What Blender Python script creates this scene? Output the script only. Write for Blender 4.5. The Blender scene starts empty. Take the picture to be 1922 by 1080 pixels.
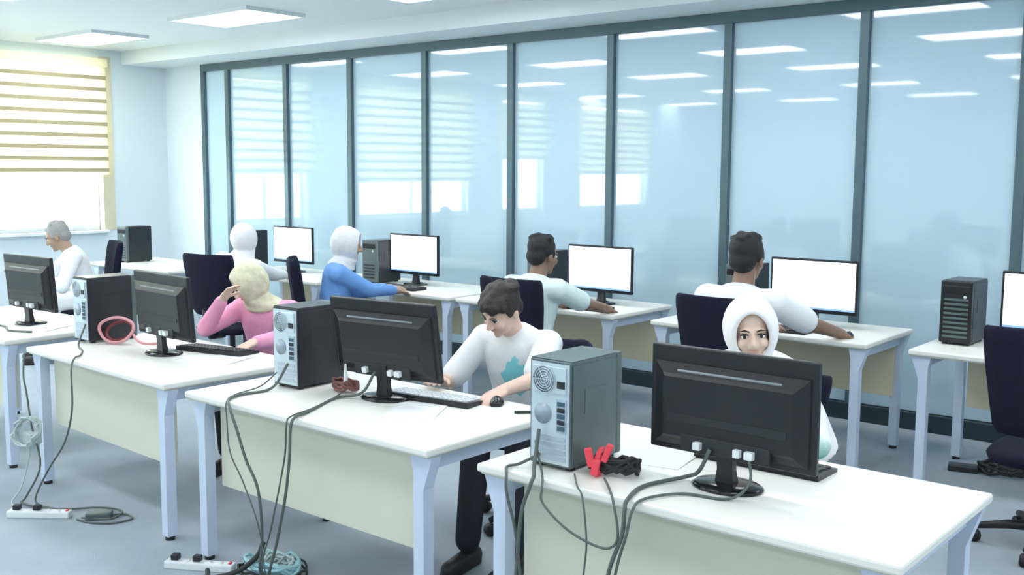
import bpy, bmesh, math, random
from mathutils import Vector, Matrix
random.seed(7)
SC = bpy.context.scene
COL = SC.collection
PI = math.pi
def R(a): return math.radians(a)

# ---------------------------------------------------------------- camera
CAM_H = 1.72
def make_camera():
    yaw, pitch, roll = R(39.71), R(6.5), R(.32)
    f = Vector((-math.sin(yaw)*math.cos(pitch), math.cos(yaw)*math.cos(pitch), -math.sin(pitch)))
    r = Vector((math.cos(yaw), math.sin(yaw), 0)); u = r.cross(f)
    r2 = math.cos(roll)*r + math.sin(roll)*u; u2 = -math.sin(roll)*r + math.cos(roll)*u
    m = Matrix((r2, u2, -f)).transposed().to_4x4(); m.translation = (0, 0, CAM_H)
    cd = bpy.data.cameras.new('camera'); cd.sensor_width = 36; cd.lens = 36*1972/1922
    cd.clip_start = .05; cd.clip_end = 200
    o = bpy.data.objects.new('camera', cd); COL.objects.link(o); o.matrix_world = m
    SC.camera = o
make_camera()

# ---------------------------------------------------------------- world and exposure
LAMP_STRENGTH = 10.0
SKY_STRENGTH = 15.0
w = bpy.data.worlds.new('sky'); SC.world = w; w.use_nodes = True
bg = w.node_tree.nodes['Background']
bg.inputs['Color'].default_value = (.90, .97, 1.0, 1); bg.inputs['Strength'].default_value = SKY_STRENGTH
vs = SC.view_settings
vs.view_transform = 'Standard'; vs.look = 'None'; vs.exposure = 0.16; vs.gamma = 1.0; vs.use_curve_mapping = False

# ---------------------------------------------------------------- materials
def mat(name, col, rough=.5, var=.06, scale=8., bump=0., bscale=60., metal=0., ior=1.45, spec=.5, emit=0., coord='Object', col2=None, sheen=0., translucent=0.):
    m = bpy.data.materials.new(name); m.use_nodes = True
    nt = m.node_tree; n = nt.nodes; L = nt.links; b = n['Principled BSDF']
    tc = n.new('ShaderNodeTexCoord')
    nz = n.new('ShaderNodeTexNoise'); nz.inputs['Scale'].default_value = scale; nz.inputs['Detail'].default_value = 4
    L.new(tc.outputs[coord], nz.inputs['Vector'])
    mx = n.new('ShaderNodeMix'); mx.data_type = 'RGBA'
    c2 = col2 if col2 else tuple(min(1, c*(1+var)) for c in col)
    c1 = col if col2 else tuple(c*(1-var) for c in col)
    mx.inputs['A'].default_value = (*c1, 1); mx.inputs['B'].default_value = (*c2, 1)
    L.new(nz.outputs['Fac'], mx.inputs['Factor']); L.new(mx.outputs['Result'], b.inputs['Base Color'])
    b.inputs['Roughness'].default_value = rough; b.inputs['Metallic'].default_value = metal
    b.inputs['IOR'].default_value = ior; b.inputs['Specular IOR Level'].default_value = spec
    if sheen: b.inputs['Sheen Weight'].default_value = sheen
    if emit:
        L.new(mx.outputs['Result'], b.inputs['Emission Color']); b.inputs['Emission Strength'].default_value = emit
    if bump:
        nb = n.new('ShaderNodeTexNoise'); nb.inputs['Scale'].default_value = bscale; nb.inputs['Detail'].default_value = 3
        L.new(tc.outputs[coord], nb.inputs['Vector'])
        bp = n.new('ShaderNodeBump'); bp.inputs['Strength'].default_value = bump; bp.inputs['Distance'].default_value = .01
        L.new(nb.outputs['Fac'], bp.inputs['Height']); L.new(bp.outputs['Normal'], b.inputs['Normal'])
    if translucent:
        tr = n.new('ShaderNodeBsdfTranslucent'); L.new(mx.outputs['Result'], tr.inputs['Color'])
        ms = n.new('ShaderNodeMixShader'); ms.inputs[0].default_value = translucent
        L.new(b.outputs[0], ms.inputs[1]); L.new(tr.outputs[0], ms.inputs[2])
        L.new(ms.outputs[0], n['Material Output'].inputs['Surface'])
    return m

M = {}
M['carpet'] = mat('carpet', (.34,.40,.46), .95, scale=3.5, col2=(.47,.535,.59), bump=.5, bscale=350, spec=.1)
M['wall'] = mat('painted_wall', (.74,.82,.86), .7, .02, 3, bump=.05, bscale=200)
M['ceiling'] = mat('ceiling_paint', (.80,.84,.84), .8, .02, 3, bump=.05, bscale=150)
M['soffit'] = mat('soffit_paint', (.76,.82,.83), .7, .02, 3)
M['pane'] = mat('tinted_glass', (.50,.67,.785), .03, .02, 1.2, ior=1.85, spec=.5)
M['mullion'] = mat('grey_aluminium', (.095,.15,.175), .38, .08, 10, metal=.3)
M['baseboard'] = mat('dark_baseboard', (.02,.04,.05), .5, .1)
M['jamb'] = mat('tan_jamb', (.70,.62,.44), .6, .08, 6)
M['winframe'] = mat('white_window_frame', (.85,.88,.88), .4, .03)
M['band'] = mat('cream_blind_fabric', (.92,.865,.68), .8, .04, 20, translucent=.42)
M['band_dark'] = mat('tan_blind_fabric', (.46,.40,.24), .85, .06, 20, translucent=.04)
M['desk'] = mat('cream_laminate', (.83,.83,.77), .38, scale=3, col2=(.87,.865,.80), bump=.02, bscale=400)
M['deskedge'] = mat('laminate_edge', (.62,.62,.53), .5, .04)
M['panel'] = mat('beige_modesty_board', (.66,.66,.53), .5, scale=4, col2=(.71,.70,.57))
M['panel2'] = mat('tan_modesty_board', (.66,.60,.42), .5, scale=4, col2=(.70,.64,.46))
M['legmetal'] = mat('pale_painted_steel', (.60,.69,.83), .35, .03, 5)
M['glide'] = mat('black_glide', (.02,.025,.03), .5, .1)
M['blackpl'] = mat('black_plastic', (.014,.017,.021), .34, .15, 12, bump=.08, bscale=500)
M['blackgl'] = mat('glossy_black_plastic', (.012,.015,.018), .16, .1, 12)
M['greypl'] = mat('grey_green_plastic', (.10,.135,.14), .4, .1, 12)
M['casepaint'] = mat('dark_case_paint', (.030,.036,.042), .33, .15, 6, metal=.2)
M['casegrey'] = mat('grey_case_paint', (.125,.17,.175), .38, .08, 6, metal=.3)
M['steel'] = mat('galvanised_steel', (.62,.72,.76), .38, .12, 14, metal=.45, bump=.05, bscale=80)
M['steeldk'] = mat('grille_steel', (.34,.40,.47), .4, .15, 20, metal=.5)
M['slot'] = mat('slot_metal', (.50,.58,.66), .35, .1, 20, metal=.5)
M['port'] = mat('port_plastic', (.05,.12,.16), .5, .1)
M['screen'] = mat('lit_screen', (.93,.97,1.0), .3, .02, 3, emit=1.15)
M['taskbar'] = mat('screen_taskbar', (.22,.40,.75), .3, .05, 3, emit=.6)
M['textline'] = mat('screen_text', (.70,.74,.80), .3, .05, 3, emit=.75)
M['ridge_highlight'] = mat('painted_highlight_grey', (.22,.25,.27), .25, .1)  # lighter grey paints in a highlight line across the black monitor backs
M['darkscreen'] = mat('dark_screen', (.01,.012,.015), .12, .1)
M['whitepl'] = mat('white_plastic', (.80,.84,.85), .4, .03)
M['key'] = mat('pale_keys', (.60,.63,.66), .5, .05)
M['keydk'] = mat('dark_keys', (.04,.045,.05), .5, .1)
M['paper'] = mat('paper', (.86,.87,.88), .7, .02, 4)
M['chair'] = mat('navy_chair_fabric', (.010,.012,.028), .85, .25, 60, bump=.25, bscale=350, spec=.2)
M['chairfr'] = mat('black_chair_frame', (.012,.014,.018), .4, .15)
M['cable'] = mat('dark_green_grey_cable', (.10,.125,.115), .5, .1, 20)
M['cableblk'] = mat('black_cable', (.02,.024,.024), .5, .1, 20)
M['cablepale'] = mat('pale_cable', (.50,.60,.60), .5, .06, 20)
M['cablered'] = mat('dark_red_cable', (.19,.035,.04), .5, .1, 20)
M['cablepink'] = mat('pink_cable', (.70,.33,.36), .5, .05, 20)
M['cablebrown'] = mat('red_brown_cable', (.20,.085,.075), .5, .1, 20)
M['red'] = mat('red_ribbon', (.85,.07,.10), .5, .08, 20)
M['teal_pl'] = mat('teal_plastic_film', (.36,.62,.66), .25, .15, 12, bump=.4, bscale=40)
M['skin_l'] = mat('skin_light', (.76,.53,.43), .5, .04, 12)
M['skin_f'] = mat('skin_pale', (.78,.58,.46), .5, .04, 12)
M['skin_d'] = mat('skin_brown', (.27,.16,.11), .5, .06, 12)
M['skin_m'] = mat('skin_tan', (.42,.28,.20), .5, .05, 12)
M['hair'] = mat('dark_brown_hair', (.030,.022,.019), .5, .3, 60, bump=.6, bscale=160)
M['hairblk'] = mat('black_hair', (.012,.013,.014), .55, .3, 60, bump=.6, bscale=160)
M['hairgrey'] = mat('grey_hair', (.33,.33,.32), .6, .2, 60, bump=.5, bscale=160)
M['white_cl'] = mat('white_cotton', (.84,.86,.88), .85, .02, 10, bump=.25, bscale=22, sheen=.2)
M['hijab_w'] = mat('white_scarf_cloth', (.86,.85,.86), .85, .02, 10, bump=.25, bscale=18, sheen=.2)
M['mint_cl'] = mat('mint_white_cotton', (.72,.86,.85), .85, .03, 10, bump=.25, bscale=22)
M['pink_cl'] = mat('pink_knit', (.88,.30,.50), .85, scale=9, col2=(.93,.48,.66), bump=.3, bscale=24)
M['scarf_y'] = mat('cream_patterned_scarf', (.46,.45,.30), .85, scale=26, col2=(.95,.92,.70), bump=.3, bscale=24)
M['scarf_g'] = mat('grey_scarf', (.62,.65,.66), .85, scale=20, col2=(.80,.81,.82), bump=.25, bscale=24)
M['blue_cl'] = mat('blue_cotton', (.12,.29,.66), .85, scale=7, col2=(.20,.41,.80), bump=.35, bscale=20)
M['dark_cl'] = mat('dark_trousers', (.018,.020,.032), .85, .2, 20, bump=.2, bscale=30)
M['navy_cl'] = mat('navy_trousers', (.035,.04,.09), .85, .2, 20, bump=.2, bscale=30)
M['shoe'] = mat('dark_shoe', (.02,.02,.022), .5, .2)
M['eyewhite'] = mat('eye_white', (.80,.80,.78), .2, .02)
M['iris'] = mat('dark_iris', (.03,.018,.012), .15, .1)
M['lip'] = mat('lip', (.68,.38,.33), .45, .05)
M['lamp'] = None

def emission(name, col, strength):
    m = bpy.data.materials.new(name); m.use_nodes = True; nt = m.node_tree
    b = nt.nodes['Principled BSDF']; b.inputs['Base Color'].default_value = (.9,.9,.9,1)
    b.inputs['Emission Color'].default_value = (*col, 1); b.inputs['Emission Strength'].default_value = strength
    return m
M['lamp'] = emission('lamp_diffuser', (.95,.98,1.0), LAMP_STRENGTH)

def print_shirt():
    """white cotton with a teal print on the chest (flat print, object space)"""
    m = mat('white_tee_with_teal_print', (.84,.86,.88), .85, .02, 10, bump=.25, bscale=22)
    nt = m.node_tree; n = nt.nodes; L = nt.links; b = n['Principled BSDF']
    tc = n.new('ShaderNodeTexCoord'); mp = n.new('ShaderNodeMapping')
    L.new(tc.outputs['Object'], mp.inputs['Vector'])
    mp.inputs['Location'].default_value = (-.05*8, .18*2, -.76*6.2); mp.inputs['Scale'].default_value = (8, 2, 6.2)
    ln = n.new('ShaderNodeVectorMath'); ln.operation = 'LENGTH'; L.new(mp.outputs[0], ln.inputs[0])
    nz = n.new('ShaderNodeTexNoise'); nz.inputs['Scale'].default_value = 14; L.new(tc.outputs['Object'], nz.inputs['Vector'])
    ad = n.new('ShaderNodeMath'); ad.operation = 'MULTIPLY_ADD'; L.new(nz.outputs['Fac'], ad.inputs[0]); ad.inputs[1].default_value = .9
    L.new(ln.outputs['Value'], ad.inputs[2])
    rp = n.new('ShaderNodeValToRGB'); rp.color_ramp.elements[0].position = .95; rp.color_ramp.elements[1].position = 1.40
    rp.color_ramp.elements[0].color = (.25,.70,.75,1); rp.color_ramp.elements[1].color = (.84,.87,.89,1)
    L.new(ad.outputs[0], rp.inputs[0]); L.new(rp.outputs[0], b.inputs['Base Color'])
    return m
M['tee_print'] = print_shirt()

def mint_hem():
    """white garment whose lower part carries a mint pattern"""
    m = mat('white_garment_mint_hem', (.84,.86,.88), .85, .02, 10, bump=.25, bscale=22)
    nt = m.node_tree; n = nt.nodes; L = nt.links; b = n['Principled BSDF']
    tc = n.new('ShaderNodeTexCoord'); sp = n.new('ShaderNodeSeparateXYZ'); L.new(tc.outputs['Object'], sp.inputs[0])
    nz = n.new('ShaderNodeTexNoise'); nz.inputs['Scale'].default_value = 18; L.new(tc.outputs['Object'], nz.inputs['Vector'])
    ad = n.new('ShaderNodeMath'); ad.operation = 'MULTIPLY_ADD'; L.new(nz.outputs['Fac'], ad.inputs[0]); ad.inputs[1].default_value = .18
    L.new(sp.outputs['Z'], ad.inputs[2])
    rp = n.new('ShaderNodeValToRGB'); rp.color_ramp.elements[0].position = .79; rp.color_ramp.elements[1].position = .86
    rp.color_ramp.elements[0].color = (.30,.66,.58,1); rp.color_ramp.elements[1].color = (.84,.88,.88,1)
    L.new(ad.outputs[0], rp.inputs[0]); L.new(rp.outputs[0], b.inputs['Base Color'])
    return m
M['mint_hem'] = mint_hem()

# ---------------------------------------------------------------- mesh helpers
class MB:
    def __init__(s): s.v = []; s.f = []; s.sm = []
    def add(s, vs, fs, smooth=False):
        o = len(s.v); s.v += [tuple(x) for x in vs]; s.f += [tuple(i+o for i in f) for f in fs]; s.sm += [smooth]*len(fs); return s
    def box(s, x0, x1, y0, y1, z0, z1, bev=0., mx=None):
        bm = bmesh.new(); bmesh.ops.create_cube(bm, size=1)
        for v in bm.verts: v.co = Vector(((x0+x1)/2 + v.co.x*(x1-x0), (y0+y1)/2 + v.co.y*(y1-y0), (z0+z1)/2 + v.co.z*(z1-z0)))
        if bev: bmesh.ops.bevel(bm, geom=bm.edges[:], offset=bev, segments=2, affect='EDGES', profile=.5)
        bm.verts.index_update()
        vs = [(mx @ v.co) if mx else v.co.copy() for v in bm.verts]; fs = [[v.index for v in f.verts] for f in bm.faces]
        bm.free(); return s.add(vs, fs)
    def loft(s, rings, cap=True, smooth=True, closed=True):
        n = len(rings[0]); vs = [p for r in rings for p in r]; fs = []
        for i in range(len(rings)-1):
            for j in range(n if closed else n-1):
                k = (j+1) % n; fs.append((i*n+j, i*n+k, (i+1)*n+k, (i+1)*n+j))
        s.add(vs, fs, smooth)
        if cap:
            o = len(s.v)-len(vs)
            s.f.append(tuple(o+j for j in range(n))[::-1]); s.sm.append(False)
            s.f.append(tuple(o+(len(rings)-1)*n+j for j in range(n))); s.sm.append(False)
        return s
    def tube(s, pts, r, n=8, cap=True):
        pts = [Vector(p) for p in pts]; rings = []; up = None
        for i, p in enumerate(pts):
            t = (pts[min(i+1, len(pts)-1)] - pts[max(i-1, 0)]).normalized()
            if up is None:
                up = Vector((0,0,1)) if abs(t.z) < .9 else Vector((1,0,0))
            a = (up - t*up.dot(t)).normalized(); up = a; b = t.cross(a)
            rr = r[i] if isinstance(r, (list, tuple)) else r
            rings.append([p + (a*math.cos(2*PI*k/n) + b*math.sin(2*PI*k/n))*rr for k in range(n)])
        return s.loft(rings, cap)
    def prism(s, poly, a0, a1, axis='y'):
        def P(u, v, a): return {'y': (u, a, v), 'x': (a, u, v), 'z': (u, v, a)}[axis]
        n = len(poly); vs = [P(u, v, a0) for u, v in poly] + [P(u, v, a1) for u, v in poly]
        fs = [tuple(range(n))[::-1], tuple(range(n, 2*n))] + [(i, (i+1) % n, n+(i+1) % n, n+i) for i in range(n)]
        return s.add(vs, fs)
    def lathe(s, prof, c=(0,0,0), n=24, sx=1., sy=1., axis='z', mx=None):
        rings = []
        for r, h in prof:
            ring = []
            for k in range(n):
                a = 2*PI*k/n; u, v = r*math.cos(a)*sx, r*math.sin(a)*sy
                p = Vector({'z': (u, v, h), 'y': (u, h, v), 'x': (h, u, v)}[axis]) + Vector(c)
                ring.append(mx @ p if mx else p)
            rings.append(ring)
        return s.loft(rings)
    def ball(s, c, rx, ry=None, rz=None, mx=None, nu=16, nv=10):
        ry = ry or rx; rz = rz or rx; c = Vector(c); rings = []
        for i in range(nv+1):
            t = max(.02, min(PI-.02, PI*i/nv)); ring = []
            for j in range(nu):
                a = 2*PI*j/nu; p = Vector((rx*math.sin(t)*math.cos(a), ry*math.sin(t)*math.sin(a), -rz*math.cos(t)))
                ring.append((mx.to_3x3() @ p if mx else p) + c)
            rings.append(ring)
        return s.loft(rings)
    def cap(s, p0, p1, r0, r1, n=14):
        p0, p1 = Vector(p0), Vector(p1); t = (p1-p0).normalized()
        pts = []; rs = []
        for k in range(5):
            a = PI/2*(1-k/4.); pts.append(p0 - t*r0*math.sin(a)); rs.append(max(.0006, r0*math.cos(a)))
        for k in range(5):
            a = PI/2*(k/4.); pts.append(p1 + t*r1*math.sin(a)); rs.append(max(.0006, r1*math.cos(a)))
        return s.tube(pts, rs, n)
    def mesh(s, name):
        me = bpy.data.meshes.new(name); me.from_pydata([tuple(v) for v in s.v], [], s.f); me.update()
        bm = bmesh.new(); bm.from_mesh(me); bmesh.ops.recalc_face_normals(bm, faces=bm.faces[:]); bm.to_mesh(me); bm.free()
        me.polygons.foreach_set('use_smooth', s.sm); me.update(); return me
    def build(s, name, m, parent=None, loc=None):
        me = s.mesh(name); me.materials.append(m if not isinstance(m, str) else M[m])
        o = bpy.data.objects.new(name, me); COL.objects.link(o); o.parent = parent
        if loc: o.location = loc
        return o

def empty(name, loc=(0,0,0), rz=0.):
    o = bpy.data.objects.new(name, None); COL.objects.link(o); o.location = loc; o.rotation_euler = (0,0,rz)
    o.empty_display_size = .1; return o
def tag(o, label=None, cat=None, group=None, kind=None):
    if label: o['label'] = label
    if cat: o['category'] = cat
    if group: o['group'] = group
    if kind: o['kind'] = kind
    return o
def copy_tree(o, parent=None):
    c = o.copy(); COL.objects.link(c); c.parent = parent
    for ch in list(o.children): copy_tree(ch, c)
    return c
def place(o, loc, rz): o.location = loc; o.rotation_euler = (0,0,rz); return o
def smooth_path(pts, k=6):
    P = [Vector(p) for p in pts]; P = [P[0]*2-P[1]] + P + [P[-1]*2-P[-2]]; out = []
    for i in range(1, len(P)-2):
        a, b, c, d = P[i-1], P[i], P[i+1], P[i+2]
        for j in range(k):
            t = j/k
            out.append(.5*((2*b)+(c-a)*t+(2*a-5*b+4*c-d)*t*t+(3*b-a-3*c+d)*t**3))
    out.append(P[-2]); return out

# ================================================================ setting
XL, YB, YF, XR, ZC = -11.1, 7.0, -5.6, 3.0, 3.0
S = lambda o: tag(o, kind='structure')
S(MB().box(XL-.2, XR+.2, YF-.2, YB+.2, -.1, 0).build('floor', 'carpet'))
S(MB().box(XL-.2, XR+.2, YF-.2, YB+.2, ZC, ZC+.12).build('ceiling', 'ceiling'))
S(MB().box(XL, XR, 6.45, YB, 2.85, ZC).build('trim_1', 'soffit'))
S(MB().box(XR, XR+.2, YF, YB, 0, ZC).build('wall_right', 'wall'))
S(MB().box(XL-.2, XR+.2, YF-.2, YF, 0, ZC).build('wall_front', 'wall'))
# window wall: y ranges of the openings
WINS = [(4.95, 6.2), (1.75, 4.05), (-.15, .95), (-3.4, -1.2)]
SILL, HEAD = 1.0, 2.86
def left_wall():
    b = MB(); y = YF
    for y0, y1 in sorted(WINS):
        b.box(XL-.2, XL, y, y0, 0, ZC); b.box(XL-.2, XL, y0, y1, 0, SILL); b.box(XL-.2, XL, y0, y1, HEAD, ZC); y = y1
    b.box(XL-.2, XL, y, YB+.2, 0, ZC)
    S(b.build('wall_left', 'wall'))
left_wall()
for i, (y0, y1) in enumerate(WINS):
    wn = S(empty('window_%d' % (i+1), (XL, (y0+y1)/2, SILL)))
    hw = (y1-y0)/2; h = HEAD-SILL
    b = MB()
    for a0, a1, z0, z1 in [(-hw, hw, 0, .05), (-hw, hw, h-.05, h), (-hw, -hw+.05, .05, h-.05), (hw-.05, hw, .05, h-.05)]: b.box(-.15, -.09, a0, a1, z0, z1)
    b.box(-.145, -.095, -.025, .025, .05, h-.05)
    b.build('window_frame', 'winframe', wn)
    for s0, s1 in ((-hw+.05, -.025), (.025, hw-.05)):
        g = MB().box(-.125, -.119, s0, s1, .05, h-.05).build('pane', 'blackpl', wn)
    MB().box(-.09, .06, -hw, hw, -.03, .0, .004).build('window_sill', 'winframe', wn)
    MB().box(-.085, .012, hw-.03, hw+.11, 0, h+.06).box(-.085, -.08, hw-.03, hw, 0, h).build('jamb', 'jamb', wn)
# clear window glass
def clear_glass():
    m = bpy.data.materials.new('clear_window_glass'); m.use_nodes = True; nt = m.node_tree; n = nt.nodes; L = nt.links
    n.remove(n['Principled BSDF']); t = n.new('ShaderNodeBsdfTransparent'); t.inputs[0].default_value = (.93,.97,.97,1)
    g = n.new('ShaderNodeBsdfGlossy'); g.inputs['Roughness'].default_value = .02
    mx = n.new('ShaderNodeMixShader'); mx.inputs[0].default_value = .05
    L.new(t.outputs[0], mx.inputs[1]); L.new(g.outputs[0], mx.inputs[2])
    L.new(mx.outputs[0], n['Material Output'].inputs['Surface']); return m
M['clearglass'] = clear_glass()
for o in list(COL.objects):
    if o.name.startswith('pane'): o.data.materials[0] = M['clearglass']

# banded blinds
BL = ['banded cream blind half drawn on the window nearest the glass partition',
      'wide banded cream blind on the second window from the glass partition',
      'narrow banded blind on the third window from the glass partition',
      'banded blind on the window farthest from the glass partition']
def blind(y0, y1, label, zlow):
    r = tag(empty('window_blind', (XL+.02, (y0+y1)/2, zlow)), label, 'blind', 'banded window blinds')
    hw = (y1-y0)/2+.02; top = HEAD-zlow
    MB().box(0, .09, -hw, hw, top-.06, top+.03, .008).build('headrail', 'band', r)
    p = .1265; n = int((top-.06)/p)
    wide = MB().box(.030, .034, -hw, hw, 0, .090); wm = wide.mesh('wide_band'); wm.materials.append(M['band'])
    nar = MB().box(.036, .041, -hw, hw, 0, .042); nm = nar.mesh('narrow_band'); nm.materials.append(M['band_dark'])
    for k in range(n):
        o = bpy.data.objects.new('wide_band', wm); COL.objects.link(o); o.parent = r; o.location = (0,0,.03+k*p+.038)
        o = bpy.data.objects.new('narrow_band', nm); COL.objects.link(o); o.parent = r; o.location = (0,0,.03+k*p)
    MB().box(.024, .046, -hw, hw, 0, .03, .006).build('bottom_rail', 'band', r)
for (y0, y1), lb, zl in zip(WINS, BL, (1.62, 1.50, 1.85, 1.6)): blind(y0, y1, lb, zl)

# glass partition
gw = S(empty('wall_back', (0, YB, 0)))
MX = [-10.33, -9.88, -8.87, -7.88, -6.86, -5.83, -4.80, -3.77, -2.76, -1.75, -.73, .29, 1.31, 2.33, 3.0]
for a, b_ in zip(MX[:-1], MX[1:]):
    MB().box(a+.028, b_-.028, .012, .03, .12, 2.775).build('pane', 'pane', gw)
mm = MB().box(-.032, .032, -.025, .06, .1, 2.78, .004).mesh('mullion'); mm.materials.append(M['mullion'])
for a in MX[:-1]:
    o = bpy.data.objects.new('mullion', mm); COL.objects.link(o); o.parent = gw; o.location = (a, 0, 0)
MB().box(MX[0]-.03, XR, -.03, .06, 2.77, 2.85, .004).build('top_rail', 'mullion', gw)
MB().box(MX[0]-.03, XR, .06, .16, 0, ZC).build('backing_wall', 'wall', gw)
MB().box(XL, MX[0]-.032, 0, .16, 0, ZC).build('wall_return', 'wall', gw)
S(MB().box(MX[0]-.03, XR, YB-.035, YB+.03, 0, .115, .004).build('baseboard_back', 'baseboard'))
S(MB().box(XL, XL+.015, YF, YB, 0, .1).build('baseboard_left', 'baseboard'))

# ceiling lights
def ceiling_light():
    r = empty('ceiling_light')
    b = MB()
    w_, h = .56, .30
    for x0, x1, y0, y1 in [(-w_,w_,-h,-h+.025), (-w_,w_,h-.025,h), (-w_,-w_+.025,-h+.025,h-.025), (w_-.025,w_,-h+.025,h-.025)]: b.box(x0, x1, y0, y1, -.03, 0)
    b.build('lamp_frame', 'whitepl', r)
    MB().box(-w_+.025, w_-.025, -h+.025, h-.025, -.018, -.006).build('diffuser', 'lamp', r)
    return r
cl0 = ceiling_light(); first = True
COLN = {-10.1: 'first', -7.7: 'second', -5.35: 'third', -3.0: 'fourth', -.6: 'fifth', 1.8: 'sixth'}
ROWN = {5.55: 'nearest row to', 3.6: 'second row from', 1.45: 'third row from', -1.45: 'fourth row from', -4.2: 'fifth row from'}
for y in ROWN:
    for x in COLN:
        o = cl0 if first else copy_tree(cl0); first = False
        place(o, (x-(.5 if y < 0 else 0), y, ZC), 0)
        tag(o, 'long ceiling light panel, %s the glass partition, %s from the window wall' % (ROWN[y], COLN[x]), 'ceiling light', 'long ceiling light panels')

# ================================================================ furniture
DZ = .75
def make_desk(W, D, panel_mat='panel', panel_side=-1):
    """panel_side: -1 board near local -y edge, +1 near local +y edge"""
    r = empty('computer_desk')
    MB().box(-W/2, W/2, -D/2, D/2, DZ-.03, DZ, .008).build('table_top', 'desk', r)
    MB().box(-W/2+.012, W/2-.012, -D/2+.012, D/2-.012, DZ-.036, DZ-.03).build('under_edge', 'deskedge', r)
    t = .05
    for sx in (-1, 1):
        xo = sx*(W/2-.02); xi = xo - sx*t
        xs = xo - sx*.0
        for sy in (-1, 1):
            y0 = sy*(D/2-.03); y1 = y0 - sy*t
            xb = xo - sx*.03
            poly = [(xb, .02), (xb-sx*t, .02), (xb-sx*t, DZ-.1), (xb-sx*(t+.015), DZ-.036), (xo+sx*.012, DZ-.036), (xb, DZ-.16)]
            lg = MB().prism(poly, min(y0,y1), max(y0,y1), 'y').build('leg', 'legmetal', r)
            MB().lathe([(.001,0),(.022,0),(.022,.014),(.012,.022),(.001,.022)], (xb-sx*t/2, (y0+y1)/2, 0), 14).build('foot_glide', 'glide', lg)
        xb = xo - sx*.03
        MB().box(min(xb, xb-sx*.04), max(xb, xb-sx*.04), -D/2+.08, D/2-.08, DZ-.095, DZ-.036, .003).build('side_rail', 'legmetal', r)
    yp = panel_side*(D/2-.10)
    MB().box(-W/2+.13, W/2-.075, yp-.009, yp+.009, .335, DZ-.036, .002).build('modesty_panel', panel_mat, r)
    for sx in (-1, 1):
        MB().box(sx*(W/2-.21)-.015, sx*(W/2-.21)+.015, yp-panel_side*.009-.012, yp-panel_side*.009+.012, DZ-.09, DZ-.036).build('panel_bracket', 'legmetal', r)
    return r
ED = 'computer desks in the near row'
d = tag(place(make_desk(1.40, .78), (-1.55, 2.92, 0), 0), 'cream desk nearest the camera, bare right half, monitor back above it', 'desk', ED)
d = tag(place(make_desk(1.47, .78), (-3.215, 2.925, 0), 0), 'cream desk where the man in the printed white tee sits', 'desk', ED)
d = tag(place(make_desk(1.42, .78), (-4.84, 2.975, 0), R(-2.5)), 'cream desk where the woman in pink sits', 'desk', ED)
d = tag(place(make_desk(1.42, .78), (-6.58, 3.0, 0), R(2)), 'cream desk cut by the left picture edge', 'desk', ED)
EW = 'computer desks along the glass partition'
WD = [(-1.94+.7, 'cream desk along the glass partition at the right picture edge, no one seated'),
      (-2.89, 'cream desk along the glass partition where the man in the white shirt works'),
      (-4.60, 'cream desk along the glass partition where the young man in pale tee works'),
      (-6.08, 'cream desk along the glass partition beside the person in blue'),
      (-7.62, 'cream desk along the glass partition before the person in white headscarf'),
      (-9.35, 'pale desk in the far corner holding only a black computer tower')]
for k, (x, lb) in enumerate(WD):
    o = make_desk(1.42, .76, 'panel2', 1)
    yy = 6.11 if k < 5 else 5.80
    tag(place(o, (x, yy, 0), 0), lb, 'desk', EW)

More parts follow.
